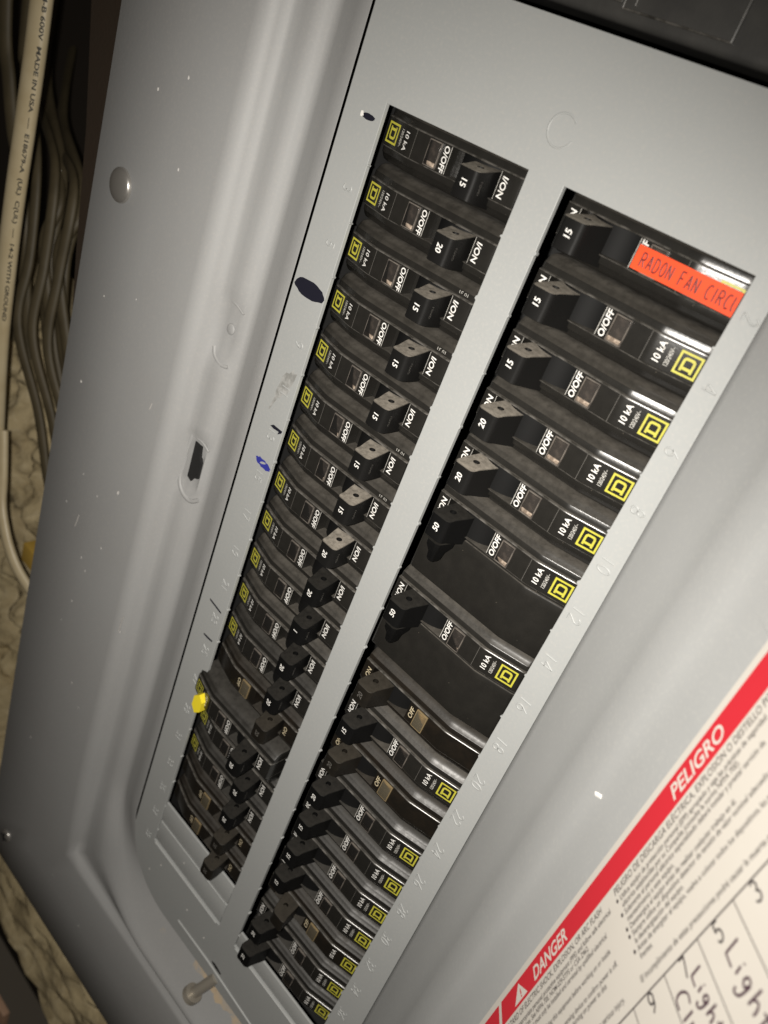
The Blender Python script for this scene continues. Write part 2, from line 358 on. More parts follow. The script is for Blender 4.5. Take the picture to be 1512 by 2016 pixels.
# marker strokes
def ink(pts, m, z=.06, parent=plate, name='ink_mark', label=None):
    n = len(pts); o = put(name, mesh_of([(x, y, z) for x, y in pts], [tuple(range(n))], m=m), parent)
    if label: o['label'] = label
def blob(cx, cy, rx, ry, ang, jit, n=26):
    ca, sa = math.cos(ang), math.sin(ang); out = []
    for i in range(n):
        a = 2*math.pi*i/n; k = 1+random.uniform(-jit, jit); px, py = rx*k*math.cos(a), ry*k*math.sin(a)
        out.append((cx+px*ca-py*sa, cy+px*sa+py*ca))
    return out
ink(blob(-69.6, -5.8, 3.0, .95, .02, .06), 'marker_ink'); ink(blob(-72.6, -5.7, .75, .8, 0, .2), 'chip_white', .09, name='paint_chip')
ink(blob(-72.2, -65.6, 8.0, 3.1, -.02, .05), 'marker_ink', label='large black marker blot')
ink(blob(-70.2, -103, 7.2, 2.8, 1.15, .3, 18), 'smudge', .05, name='smudge'); ink([(-72, -104), (-74.8, -115), (-74.2, -115.3), (-70.5, -106)], 'smudge', .055, name='smudge')
ink([(-71.2, -120.6), (-69.5, -119.4), (-64.2, -119.5), (-64.6, -120.6), (-66.4, -121.9), (-66, -120.6), (-69, -120.9)], 'marker_ink')
ink(blob(-69, -136.9, 4.5, 1.8, -.1, .16), 'blue_ink', label='small blue pen blot'); ink(blob(-69.2, -136.7, 1.5, .5, .4, .3, 10), 'paint', .09, name='worn_spot')
ink([(-75.4, -211.6), (-71, -212.2), (-66.6, -213), (-66.5, -213.9), (-70.5, -213.3), (-75, -212.6)], 'marker_ink'); ink([(-72.9, -230.2), (-69, -230), (-66.4, -229.9), (-66.8, -230.8), (-70, -231.2), (-72.8, -231)], 'marker_ink')
for (x, y) in ((-28, -386), (-54, -380), (-61, -392), (-12, -389), (-40, -361)):
    ink(blob(x, y, .45, .7, 0, .3, 8), 'chip_white', .08, name='paint_chip')
# frame wear: specks, scratches, rust, dull streaks
for (x, y, r_) in [(-189, -165, .6), (-145, -200, .8), (-174, -208, .4), (-160, -212, .4), (-149, -236, .5), (-163, -252, .6), (-158, -257, .5), (-184, -231, .4), (-121, -268, .5), (-170, -300, .4), (-150, -330, .5), (-164, -282, .5), (-183, -119, .4), (-160, -110, .4), (-140, -340, .4), (-155, -20, .5), (-172, -29, .5), (-150, -52, .5), (-178, -402, .5), (-130, -480, .4), (-96, -489, .5)]:
    ink(blob(x, y, r_, r_*1.3, 0, .3, 8), 'chip_white', 6.07, frame, 'paint_chip')
for a, b in (((-173.4, -239.4), (-171.6, -231.2)), ((-122.3, -268.5), (-121.4, -257.8)), ((-136, -150), (-135.2, -146.6))):
    put('scratch', mesh_of(*tube([(a[0], a[1], 6.05), (b[0], b[1], 6.05)], .22, 6, .3, flat_dir=(0, 0, 1)), m='scratch'), frame)
# slotted latch opening in the left flat, its dimple, screws and rivet
bm = bmesh.new(); pts = [(-111.5, -154.5), (-107.3, -155), (-106.6, -160), (-104.6, -162), (-104.4, -170), (-107, -171), (-108.4, -173.5), (-111.2, -172.4)]
def prism(pts, z0, z1):
    n = len(pts); return [(x, y, z0) for x, y in pts] + [(x, y, z1) for x, y in pts], [tuple(range(n, 2*n)), tuple(range(n-1, -1, -1))] + [(i, (i+1) % n, n+(i+1) % n, n+i) for i in range(n)]
bm.free()
put('latch_hole', mesh_of(*prism([(x-3, y) for x, y in pts], -8, -4.6), m='hole_black'), frame)
def dome(cx, cy, z, r, h, m, parent, name, rings=8, n=28, lobes=None):
    V, F = [], []
    prof = [(r*1.0, 0), (r*1.0, h*.25)] + [(r*math.cos(t), h*.25+h*.75*math.sin(t)) for t in [math.pi/2*i/rings for i in range(1, rings)]]
    for rr, zz in prof:
        for k in range(n): V.append((cx+rr*math.cos(2*math.pi*k/n), cy+rr*math.sin(2*math.pi*k/n), z+zz))
    V.append((cx, cy, z+h)); top = len(V)-1
    for i in range(len(prof)-1):
        for k in range(n): F.append((i*n+k, i*n+(k+1) % n, (i+1)*n+(k+1) % n, (i+1)*n+k))
    i = len(prof)-1
    for k in range(n): F.append((i*n+k, i*n+(k+1) % n, top))
    return put(name, mesh_of(V, F, 50, m), parent)
for pth, r_ in (([(-117.6, -152, -4.2), (-118.6, -164, -4.0), (-118.4, -175, -3.8), (-115, -180.5, -3.6), (-109, -182.5, -4.2), (-105, -180, -5.4)], 1.0), ([(-117.5, -110.5, -3.8), (-115.5, -113.6, -3.5), (-111, -115.6, -3.7), (-107.5, -115, -4.6)], .85), ([(-117.5, -89.6, -4.0), (-112, -89.2, -3.9), (-106.5, -91.4, -4.6)], .5), ([(-114.6, -152.6, -4.2), (-109.5, -153, -4.4), (-106, -155, -5)], .5)):
    put('pressed_lip', mesh_of(*tube(smooth_path([(a_, b_, c_-.45) for a_, b_, c_ in pth], 5), r_, 10, .75), smooth=70, m='frame_paint'), frame)
dome(-111, -99.8, -4.8, 2.3, .9, 'frame_paint', frame, 'dimple')
riv = dome(-184.6, -70.6, 5.9, 7.2, 3.2, 'steel', panel, 'screw'); riv.matrix_local = PB
sc2 = dome(-184.3, -505, 5.9, 4.6, 2.6, 'steel', panel, 'screw'); sc2.matrix_local = PB
for s_ in ((-188, -181, -505.6, -504.4), (-184.9, -183.7, -508.5, -501.5)):
    put('screw_slot', box_mesh('hole_black', s_[0], s_[1], s_[2], s_[3], 8.2, 8.75), sc2)
# screw that hangs half out of the plate's lower edge, with the rust round it
V, F = tube([(3.4, -404, -1), (.6, -412.5, 2.2), (-1.9, -420, 5.0)], 2.8, 16)
hs = put('screw', mesh_of(V, F, 40, 'steel_dull'), panel, PB)
V, F = tube([(-1.9, -420, 5.0), (-2.6, -422.2, 5.8), (-2.9, -423.0, 6.1)], 5.0, 20)
put('screw_head', mesh_of(V, F, 40, 'steel_dull'), hs)
def on_slope(y):   # height of the frame's rising lower side
    d = -409-y; pr = [(1.6, -9.2), (8, -6.0), (16, -1.9), (22, 1.4), (26, 3.9)]
    for (a, za), (b, zb) in zip(pr, pr[1:]):
        if a <= d <= b: return za+(zb-za)*(d-a)/(b-a)
    return pr[0][1] if d < 1.6 else pr[-1][1]
def patch(cx, cy, rx, ry, m, name):
    b = blob(cx, cy, rx, ry, .1, .25, 22); put(name, mesh_of([(x, y, on_slope(y)+.12) for x, y in b] + [(cx, cy, on_slope(cy)+.14)], [(i, (i+1) % 22, 22) for i in range(22)], m=m), frame)
patch(-9, -418, 8, 3.6, 'rust', 'rust_patch'); patch(9, -419, 9, 3.6, 'rust', 'rust_patch'); patch(-21, -414.5, 6, 1.8, 'rust', 'rust_patch'); patch(24, -420, 6, 2.2, 'rust', 'rust_patch'); patch(-40, -424, 2.2, 1.4, 'rust', 'rust_patch')
# stamped stop near the plate's bottom edge
put('stamped_rib', mesh_of(*tube([(-31, -399.5, -.1), (-5, -399.2, .1), (36, -402.5, -.1)], .8, 8, .9), smooth=60, m='paint'), plate)
put('notch', mesh_of(*prism(blob(1.5, -396.6, 4.2, 1.1, -.1, .12, 16), -.4, .05), m='hole_black'), plate)

# ------------------------------------------------------------------ the open door with its directory
DA = math.radians(42); DX, DZ = 76.0, 1.0; dc, ds = math.cos(DA), math.sin(DA)
door = put('panel_door', None, M=PT(DX, -460, DZ), label='open grey panel door on the right hinge, carrying a printed danger label', cat='door')
def D(t, y, n=0.0):                # t along the door away from its hinge edge, y up, n proud of the inner face
    return (t*dc - n*ds, y+460, t*ds + n*dc)
def door_mesh():
    prof = [(0.0, -1.6), (0.0, -.5), (.4, -.1), (3, .1), (14, 0), (19, .05), (22, .2), (24.5, .55), (26.5, .8), (30, .85), (34, .8), (36.5, .6), (38.5, .3), (41, .06), (45, 0), (80, 0), (150, 0), (190, 0), (190.5, -1.5)]
    ys = [-455, -330, -200, -100, 0, 70]; V, F = [], []
    for y in ys:
        sh = (XS(y)+.15-DX)
        for t, n in prof:
            x, yy, z = D(t, y, n); k = max(0, 1-t/44); V.append((x+sh*k, yy, z))
    n_ = len(prof)
    for i in range(len(ys)-1):
        for j in range(n_-1): F.append((i*n_+j, i*n_+j+1, (i+1)*n_+j+1, (i+1)*n_+j))
    me = mesh_of(V, F, None, 'door_paint'); bm = bmesh.new(); bm.from_mesh(me)
    bmesh.ops.recalc_face_normals(bm, faces=bm.faces[:])
    if sum(f.normal.z*f.calc_area() for f in bm.faces) < 0: bmesh.ops.reverse_faces(bm, faces=bm.faces[:])
    ex = bmesh.ops.solidify(bm, geom=bm.faces[:], thickness=.0008)
    bm.to_mesh(me); bm.free(); me.shade_smooth(); me.set_sharp_from_angle(angle=math.radians(50)); return me
put('door_leaf', door_mesh(), door)
def flatq(t0, t1, y0, y1, n, m, name, parent):
    return put(name, mesh_of([D(t0, y0, n), D(t1, y0, n), D(t1, y1, n), D(t0, y1, n)], [(0, 1, 2, 3)], m=m), parent)
lab_bm = bmesh.new()
for t in (53.6, 175):
    pass
lab_bm.free()
V, F = [], []
for n in (0.02, .14):
    for t, y in ((53.7, -330), (175, -330), (175, -20), (53.7, -20)): V.append(D(t, y, n))
F = [(4, 5, 6, 7), (3, 2, 1, 0), (0, 1, 5, 4), (1, 2, 6, 5), (2, 3, 7, 6), (3, 0, 4, 7)]
lab = put('directory_label', mesh_of(V, F, m='paper'), door); lab['label'] = 'cream danger and circuit directory label with a red band'
RDU, UPT = (0, 1, 0), Vector(D(-1, 0))-Vector(D(0, 0))      # print reads up the door, tops towards the hinge
RDT, UPY = Vector(D(1, 0))-Vector(D(0, 0)), (0, 1, 0)        # the directory reads away from the hinge, tops up
def red(y0, y1):
    n = .17; s_ = 2.2
    put('red_band', mesh_of([D(55.5, y0+s_*.0, n), D(61.4, y0-s_, n), D(61.4, y1-s_, n), D(55.5, y1, n)], [(0, 1, 2, 3)], m='red_print'), lab)
red(-201.2, -26); red(-320, -203.0)
def dtext(s, size, t, y, m, name, bold=0.0, shear=0.0, xs=1.0, align='LEFT', n=.2):
    V, F = place(text_raw(s, size, bold, shear, xs, align), D(t, y, n), RDU, UPT); put(name, mesh_of(V, F, m=m), lab)
dtext('PELIGRO', 4.75, 58.4, -104.0, 'white_print', 'heading_lettering', .09, .2, 1.22)
dtext('DANGER', 4.75, 58.6, -180.8, 'white_print', 'heading_lettering', .09, .2, 1.08)
V = [D(56.3, -189.5, .2), D(60.6, -193.8, .2), D(60.6, -185.4, .2)]; put('warning_triangle', mesh_of(V, [(0, 1, 2)], m='white_print'), lab)
V = [D(57.9, -189.3, .22), D(59.4, -189.45, .22), D(59.4, -188.75, .22), D(57.9, -188.95, .22), D(59.7, -189.4, .22), D(60.2, -189.4, .22), D(60.2, -188.8, .22), D(59.7, -188.8, .22)]
put('exclamation', mesh_of(V, [(0, 1, 2, 3), (4, 5, 6, 7)], m='red_print'), lab)
dtext('PELIGRO DE DESCARGA ELÉCTRICA, EXPLOSIÓN O DESTELLO POR ARQUEO', 2.35, 63.0, -135.5, 'grey_print', 'print_line', .03, .12)
dtext('HAZARD OF ELECTRIC SHOCK, EXPLOSION, OR ARC FLASH', 2.2, 63.0, -142.3, 'grey_print', 'print_line', .03, .12, align='RIGHT')
es = ['Utilice equipo de protección personal (EPP) apropiado y siga las prácticas de seguridad', 'eléctrica establecidas por su Compañía (consulte la norma NFPA 70E).', 'Solamente el personal eléctrico especializado deberá instalar y prestar servicio de', 'mantenimiento a este equipo.', 'Desenergice el equipo antes de realizar cualquier trabajo en él.', 'Siempre utilice un dispositivo detector de tensión de valor nominal adecuado para confirmar', 'la desenergización del equipo.', 'Antes de energizar el equipo, vuelva a colocar todos los dispositivos, las puertas y los', 'frentes.']
for i, s_ in enumerate(es):
    t = 65.3 + i*1.79
    dtext(s_, 1.82, t, -133.9, 'grey_print', 'print_line', .03, .05)
    if i in (0, 2, 4, 5, 7): put('bullet', mesh_of([D(t+.5*math.cos(a), -135.2+.5*math.sin(a), .2) for a in [2*math.pi*k/12 for k in range(12)]], [tuple(range(12))], m='dark_print'), lab)
en = ['Apply appropriate personal protective equipment (PPE) and follow safe electrical', 'work practices. See NFPA 70E, NOM-029-STPS or CSA Z462.', 'This equipment must only be installed and serviced by qualified electrical', 'personnel.', 'Turn off all power supplying this equipment before working on or inside', 'equipment.', 'Always use a properly rated voltage sensing device to confirm power is off.', 'Replace all devices, doors, and covers before turning on power to this', 'equipment.']
ends = [-139, -152, -143.5, -190, -144, -190, -142.8, -149.5, -190]
for i, (s_, e_) in enumerate(zip(en, ends)): dtext(s_, 1.82, 65.3+i*1.79, e_, 'grey_print', 'print_line', .03, .05, align='RIGHT')
dtext('El incumplimiento de estas precauciones podrá causar la muerte o lesiones serias.', 1.95, 83.5, -136.5, 'grey_print', 'print_line', .03, .05)
dtext('Failure to follow these instructions will result in death or serious injury.', 1.95, 83.5, -144.3, 'grey_print', 'print_line', .03, .05, align='RIGHT')
flatq(86.6, 87.0, -330, -20, .2, 'dark_print', 'rule', lab)
for k in range(-6, 12): flatq(86.9, 175, -100.3-13.95*k-.15, -100.3-13.95*k+.15, .19, 'dark_print', 'rule', lab)
def pen(paths, t, y, name='handwriting', r=.3, m='pen_ink'):
    parts = [tube([D(t+a, y+b, .2) for a, b in ((p[0], p[1]) for p in smooth_path([(q[0], q[1], 0) for q in pt], 4))], r, 6, .25, flat_dir=(-ds, 0, dc)) for pt in paths]
    put(name, mesh_of(*merge(parts), m=m), lab)
def glyph(c, h): return [[(-(yy-.5)*h, (x-.3)*h*.85) for x, yy in st] for g_ in G[c] for st in split_sharp(g_)]
for c, y in (('1', -80), ('3', -93.8), ('5', -107.8), ('7', -121.2), ('9', -135.2), ):
    pen(glyph(c, 3.9), 89.1, y, 'directory_number', .27, 'dark_print')
# "Light" twice, with the second line that starts below it
def light(t, y, k):
    pen([[(0, 2.6*k), (.3*k, -2*k)], [(.3*k, -2*k), (3.0*k, -2.2*k)]], t, y)
    pen([[(4.2*k, .3*k), (4.5*k, -1.8*k)]], t, y); pen([[(4.3*k, 1.6*k), (4.5*k, 1.3*k)]], t, y)
    pen([[(8.0*k, .8*k), (6.8*k, 1.0*k), (6.4*k, -.4*k), (7.4*k, -1.2*k), (8.1*k, .5*k), (7.9*k, -3.2*k), (6.6*k, -4.2*k), (6.2*k, -3.2*k)]], t, y)
    pen([[(10.0*k, 2.8*k), (10.1*k, -2*k)], [(10.1*k, -.4*k), (11.2*k, .6*k), (12.0*k, -.4*k), (12.2*k, -2*k)]], t, y)
    pen([[(14.2*k, 2.6*k), (14.4*k, -2*k)], [(13.2*k, 1.0*k), (15.6*k, 1.2*k)]], t, y)
light(93.0, -106.2, 1.0); light(91.2, -118.6, .78)
pen([[(3.2, 1.6), (1.4, 2.0), (.2, .2), (.6, -2.0), (2.6, -2.3)]], 92.0, -125.2); pen([[(4.6, 1.5), (4.8, -2.2)]], 92.0, -125.2); pen([[(6.4, .6), (6.5, -2.2)], [(6.5, -.5), (7.4, .4), (8.4, -.2), (8.6, -2.2)]], 92.0, -125.2)
pen([[(0, 2), (2.8, 1.8)], [(1.4, 1.9), (1.4, -2.2)]], 98.0, -92.4)
put('paint_chip', mesh_of(*tube([D(38.8, -128.5, .7), D(40.6, -127.4, .2)], .8, 8, .4), smooth=60, m='chip_white'), door)

# ------------------------------------------------------------------ circuit breakers
def hgt(u):        # height of the label strip along the breaker, 0 at the handle
    a = 4.0*(14-u)/14
    return -0.3 - (a if u < 13.4 else (4.0*max(0, 14.8-u)**2/(14*2.8) if u < 14.8 else 0))
VPROF = [(0, 0), (3.9, 0), (4.22, -.03), (4.42, -.12), (4.56, -.28), (4.66, -.52), (4.7, -1.15), (6.4, -1.3), (6.6, -1.42), (6.75, -1.75), (7.7, -2.35), (8.6, -3.5), (9.15, -5.2), (9.35, -7.5), (9.35, -20)]
def body_mesh(us, ue, m, wide=0.0):
    U = [us, us+.15, us+.5, us+1.2, 2.2, 4, 6, 8, 10, 12, 13.4, 14.1, 14.8, 17, 20, 24, 28, 30.55, 30.75, 33, 37, 41, 45, 48, 49.5, 49.7, 52, 54, ue-1.2, ue-.5, ue-.15, ue]
    if wide:
        prof = [(-v, z) for v, z in VPROF[::-1]] + VPROF[1:7] + [(5.6, -1.2), (5.75, -.75), (6.2, -.55), (9, -.5), (18, -.5), (26.2, -.5), (26.7, -.7), (26.85, -1.3), (27.2, -1.4), (27.6, -2.0), (28.1, -4), (28.4, -7.5), (28.4, -20)]
    else:
        prof = [(-v, z) for v, z in VPROF[::-1]] + VPROF[1:]
    V, F = [], []; n = len(prof)
    for i, u in enumerate(U):
        e = min(u-us, ue-u); drop = 0 if e >= 1.2 else (.25 if e >= .5 else (.9 if e >= .15 else 1.8))
        if e < .001: drop = 16
        for v, z in prof:
            w_ = hgt(u) + z*(1 - .12*max(0, (14-u)/14)) - drop
            if abs(v) < 4.0 and 30.65 < u < 49.6: w_ = -5.0
            elif abs(v) < 4.2 and 30.65 < u < 49.6: w_ = -1.0
            if z <= -19: w_ = -22
            V.append((u, v, w_))
    for i in range(len(U)-1):
        for j in range(n-1): F.append((i*n+j, (i+1)*n+j, (i+1)*n+j+1, i*n+j+1))
    me = mesh_of(V, F, 38, m); me.materials.append(MATS['edge_highlight'])
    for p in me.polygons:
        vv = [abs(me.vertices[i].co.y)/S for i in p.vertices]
        if min(vv) > 4.2 and max(vv) < 4.68 : p.material_index = 1  # strip bevels take the painted highlight colour
    return me
HP = [(38.2, -5.5), (40.2, 2.2), (41.5, 6.6)] + [(43.35+1.75*math.cos(math.radians(a)), 7.95+1.75*math.sin(math.radians(a))) for a in (165, 145, 122, 98)] + [(47.5+1.7*math.cos(math.radians(a)), 8.0+1.7*math.sin(math.radians(a))) for a in (88, 62, 36, 10)] + [(49.0, 4.6), (47.6, -5.5)]
def handle_mesh(m, v0=-4.9, v1=4.3, wing=False, bow=.45, shift=0.0, lean=0.0, k=1.0):
    bm = bmesh.new(); hc = (45.0, 3.6); nh = 14; hr = 1.15
    def tr(u, z):
        return (u+shift+lean*(z+5.5), -5.5+(z+5.5)*k)
    secs = [v0, v0+.18, (v0+v1)/2, v1-.18, v1]
    ring = []
    for s, v in enumerate(secs):
        ins = .18 if s in (0, 4) else 0.0; r = []; dr = {0: 1, 1: 1, 2: 0, 3: -1, 4: -1}[s]*.11
        cx = sum(p[0] for p in HP)/len(HP); cz = sum(p[1] for p in HP)/len(HP)
        for u, z in HP:
            uu, zz = tr(u, z); r.append(bm.verts.new((uu-(ins if u > cx else -ins), v+dr*(z+5.5), zz-(ins if z > cz else 0)+(0 if s != 2 else -.12 if z > 5 else 0))))
        ring.append(r)
    n = len(HP)
    for a, b in zip(ring, ring[1:]):
        for i in range(n-1): bm.faces.new((a[i], a[i+1], b[i+1], b[i]))
    # end caps with the tie-bar hole
    for r, v, d in ((ring[0], v0, 1), (ring[-1], v1, -1)):
        hcu, hcz = tr(*hc)
        circ = [bm.verts.new((hcu+hr*math.cos(2*math.pi*q/nh), v+d*.11*(hcz+hr*math.sin(2*math.pi*q/nh)+5.5), hcz+hr*math.sin(2*math.pi*q/nh))) for q in range(nh)]
        inn = [bm.verts.new((c.co.x, v+d*2.6, c.co.z)) for c in circ]
        e1 = [bm.edges.get((r[i], r[(i+1) % n])) or bm.edges.new((r[i], r[(i+1) % n])) for i in range(n)]
        e2 = [bm.edges.new((circ[i], circ[(i+1) % nh])) for i in range(nh)]
        bmesh.ops.triangle_fill(bm, use_beauty=True, edges=e1+e2)
        for i in range(nh): bm.faces.new((circ[i], circ[(i+1) % nh], inn[(i+1) % nh], inn[i]))
        bm.faces.new(inn)
    if wing:      # the double-pole lever carries a tapering spur over the second pole
        pr = [(40.9, 1.2), (42.2, 8.0), (43.4, 9.0), (46.8, 8.8), (47.6, 7.6), (47.2, 2.5), (45.0, .6)]; rr = []
        for v, f in ((v1-.5, 1.0), (v1+1.5, .95), (v1+4.2, .6), (v1+7.0, .5), (v1+8.0, .34)):
            rr.append([bm.verts.new((44.6+(u-44.6)*f, v, 5.2+(z-5.2)*f-(1-f)*.8)) for u, z in pr])
        for a, b in zip(rr, rr[1:]):
            for i in range(len(pr)): bm.faces.new((a[i], a[(i+1) % len(pr)], b[(i+1) % len(pr)], b[i]))
        bm.faces.new(rr[-1]); bm.faces.new(rr[0])
    me = bm_mesh(bm, m, 30); return me
def rocker_mesh(m):       # the drum in the handle's pocket
    V, F = [], []
    A = [(40.2+10.2*math.cos(a), -11.0+10.2*math.sin(a)) for a in [math.radians(25+130*i/14) for i in range(15)]]
    for v in (-3.95, 3.95): V += [(u, v, z) for u, z in A]
    n = len(A); F = [(i, i+1, n+i+1, n+i) for i in range(n-1)]
    return mesh_of(V, F, 40, m)
sl = math.atan2(4.0, 14); SU = Vector((math.cos(sl), 0, math.sin(sl)))
def at_strip(u, n=.035):
    z = hgt(u); nn = Vector((-math.sin(sl), 0, math.cos(sl))) if u < 13.5 else Vector((0, 0, 1))
    return (u+nn.x*n, 0, z+nn.z*n)
RDV = (0, -1, 0)
def lettering(s, size, u, m, bold=.03, shear=.12, xs=1.0, dv=0.0):
    up = SU if u < 13.5 else (1, 0, 0); o = Vector(at_strip(u)) + Vector((0, dv, 0))
    return mesh_of(*place(text_raw(s, size, bold, shear, xs), o, RDV, up), m=m)
def logo_mesh():
    # square frame with a slab-serif D inside it, laid on the sloping end of the strip
    V, F = [], []
    def quad(x0, y0, x1, y1):
        n = len(V); V.extend([(x0, y0), (x1, y0), (x1, y1), (x0, y1)]); F.append((n, n+1, n+2, n+3))
    h = 3.15; t = .62
    quad(-h, -h, h, -h+t); quad(-h, h-t, h, h); quad(-h, -h+t, -h+t, h-t); quad(h-t, -h+t, h, h-t)
    quad(-1.55, -1.75, -.75, 1.75)                                        # stem
    quad(-2.0, 1.75-.7, -1.55, 1.75); quad(-2.0, -1.75, -1.55, -1.75+.7)  # serifs
    quad(-.75, 1.75-.7, .75, 1.75); quad(-.75, -1.75, .75, -1.75+.7)
    ao = arc(.75, .8, 1.1, .95, 90, 0, 5) + arc(.75, -.8, 1.1, .95, 0, -90, 5); ai = arc(.7, .6, .4, .45, 90, 0, 5) + arc(.7, -.6, .4, .45, 0, -90, 5)
    n = len(V); V.extend(ao); V.extend(ai); k = len(ao)
    for i in range(k-1): F.append((n+i, n+i+1, n+k+i+1, n+k+i))
    o = Vector(at_strip(4.0)); rd = Vector(RDV)
    return mesh_of([tuple(o+rd*x+SU*y) for x, y in V], F, m='yellow_ink')
def window_mesh(m, g, low):       # moulded rim; a pale bar at the lower end paints in the glint
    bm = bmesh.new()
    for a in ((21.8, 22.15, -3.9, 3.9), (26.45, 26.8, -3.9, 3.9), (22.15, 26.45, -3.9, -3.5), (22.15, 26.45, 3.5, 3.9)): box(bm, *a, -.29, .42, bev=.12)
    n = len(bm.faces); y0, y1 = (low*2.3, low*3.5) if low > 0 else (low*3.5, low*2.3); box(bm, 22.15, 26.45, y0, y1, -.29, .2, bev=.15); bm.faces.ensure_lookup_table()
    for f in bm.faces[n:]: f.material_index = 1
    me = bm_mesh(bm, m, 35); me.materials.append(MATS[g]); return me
def pane_mesh(m): return box_mesh(m, 22.1, 26.5, -3.5, 3.5, -.2, .62, bev=.3)
def wfloor_mesh(m): return box_mesh(m, 22.3, 26.3, -3.3, 3.3, -.29, -.05)
C = {}
C['body_L'] = body_mesh(-.9, 57.9, 'black_plastic'); C['body_R'] = body_mesh(-.9, 54.9, 'black_plastic')
C['low_L'] = body_mesh(-.9, 57.9, 'black_low'); C['low_R'] = body_mesh(-.9, 54.9, 'black_low')
C['old_L'] = body_mesh(-.9, 57.9, 'brown_plastic'); C['old_R'] = body_mesh(-.9, 54.9, 'brown_plastic'); C['wide_R'] = body_mesh(-.9, 54.9, 'black_plastic', wide=1)
C['handle_L'] = handle_mesh('handle_plastic', -8.2, 3.8); C['handle_R'] = handle_mesh('handle_plastic', -3.8, 8.2); C['clean_L'] = handle_mesh('handle_clean', -8.2, 3.8); C['clean_R'] = handle_mesh('handle_clean', -3.8, 8.2); C['handle_old_L'] = handle_mesh('handle_old', -7.4, 3.8); C['handle_old_R'] = handle_mesh('handle_old', -3.8, 7.4)
C['handle_two'] = handle_mesh('handle_clean', -3.8, 8.0, wing=True); C['handle_trip'] = handle_mesh('handle_old', -3.8, 6.5, lean=-.42, shift=-1.5)
C['rocker'] = rocker_mesh('pocket_black'); C['rocker_old'] = rocker_mesh('pocket_black')
C['logo'] = logo_mesh(); 
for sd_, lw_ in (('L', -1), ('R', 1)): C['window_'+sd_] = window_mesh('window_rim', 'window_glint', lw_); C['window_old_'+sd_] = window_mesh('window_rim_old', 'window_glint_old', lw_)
C['pane'] = pane_mesh('window_clear'); C['pane_old'] = pane_mesh('window_amber'); C['wfloor'] = wfloor_mesh('window_floor'); C['wfloor_old'] = wfloor_mesh('window_floor_old')
C['off'] = lettering('O/OFF', 2.75, 28.75, 'white_ink', .05, .1, .98); C['on'] = lettering('I/ON', 2.9, 51.9, 'white_ink', .05, .1, 1.02)
C['off_oldR'] = lettering('OFF', 2.7, 28.75, 'tan_ink', .04, .1); C['off_oldL'] = lettering('OFF', 2.6, 19.6, 'tan_ink', .03, .1); C['on_old'] = lettering('ON', 2.7, 51.5, 'tan_ink', .03, .1)
C['ka'] = lettering('10 kA', 2.75, 11.9, 'white_ink', .035, .08, .92); C['volt'] = lettering('120/240V~', 1.75, 9.1, 'grey_ink', .02, .08, .72)
C['date'] = mesh_of(*place(text_raw('10 31', 1.7, 0.0, 0, 1.1), (52.6, 5.6, hgt(50)-1.2), (-1, 0, 0), (0, -1, 0)), m='grey_ink')
def rating(s, m, dv): return mesh_of(*place(text_raw(s, 2.95, .04, .05, .95), (45.5, dv, 9.70), RDV, (1, 0, -.02)), m=m)
for sd, dv in (('L', -1.9), ('R', 1.9)):
    for s_ in ('15', '20', '50'): C['r'+s_+sd] = rating(s_, 'white_ink', dv)
    C['r1'+sd] = rating('1 ', 'white_ink', dv); C['rdim'+sd] = rating('20', 'dim_ink', dv)
C['emboss'] = mesh_of(*place(text_raw('LOAD', 1.3, 0, 0, 1.1), (49.18, -2.2, 6.4), RDV, (.06, 0, 1)), m='dim_ink')
C['seamline'] = mesh_of([(15.6, -4.2, -.27), (15.75, -4.2, -.27), (15.75, 4.2, -.27), (15.6, 4.2, -.27)], [(0, 1, 2, 3)], m='dim_ink')
C['line_off'] = mesh_of([(30.2, -4.0, -.26), (30.4, -4.0, -.26), (30.4, 4.0, -.26), (30.2, 4.0, -.26)], [(0, 1, 2, 3)], m='grey_ink')
C['line_on'] = mesh_of([(49.85, -4.0, -.26), (50.0, -4.0, -.26), (50.0, 4.0, -.26), (49.85, 4.0, -.26)], [(0, 1, 2, 3)], m='grey_ink')
for me_n in C: C[me_n].name = 'breaker_' + me_n
ORD = ['', 'first', 'second', 'third', 'fourth', 'fifth', 'sixth', 'seventh', 'eighth', 'ninth', 'tenth', 'eleventh', 'twelfth', 'thirteenth', 'fourteenth', 'fifteenth', 'sixteenth', 'seventeenth', 'eighteenth', 'nineteenth']
ROW0 = -7.3
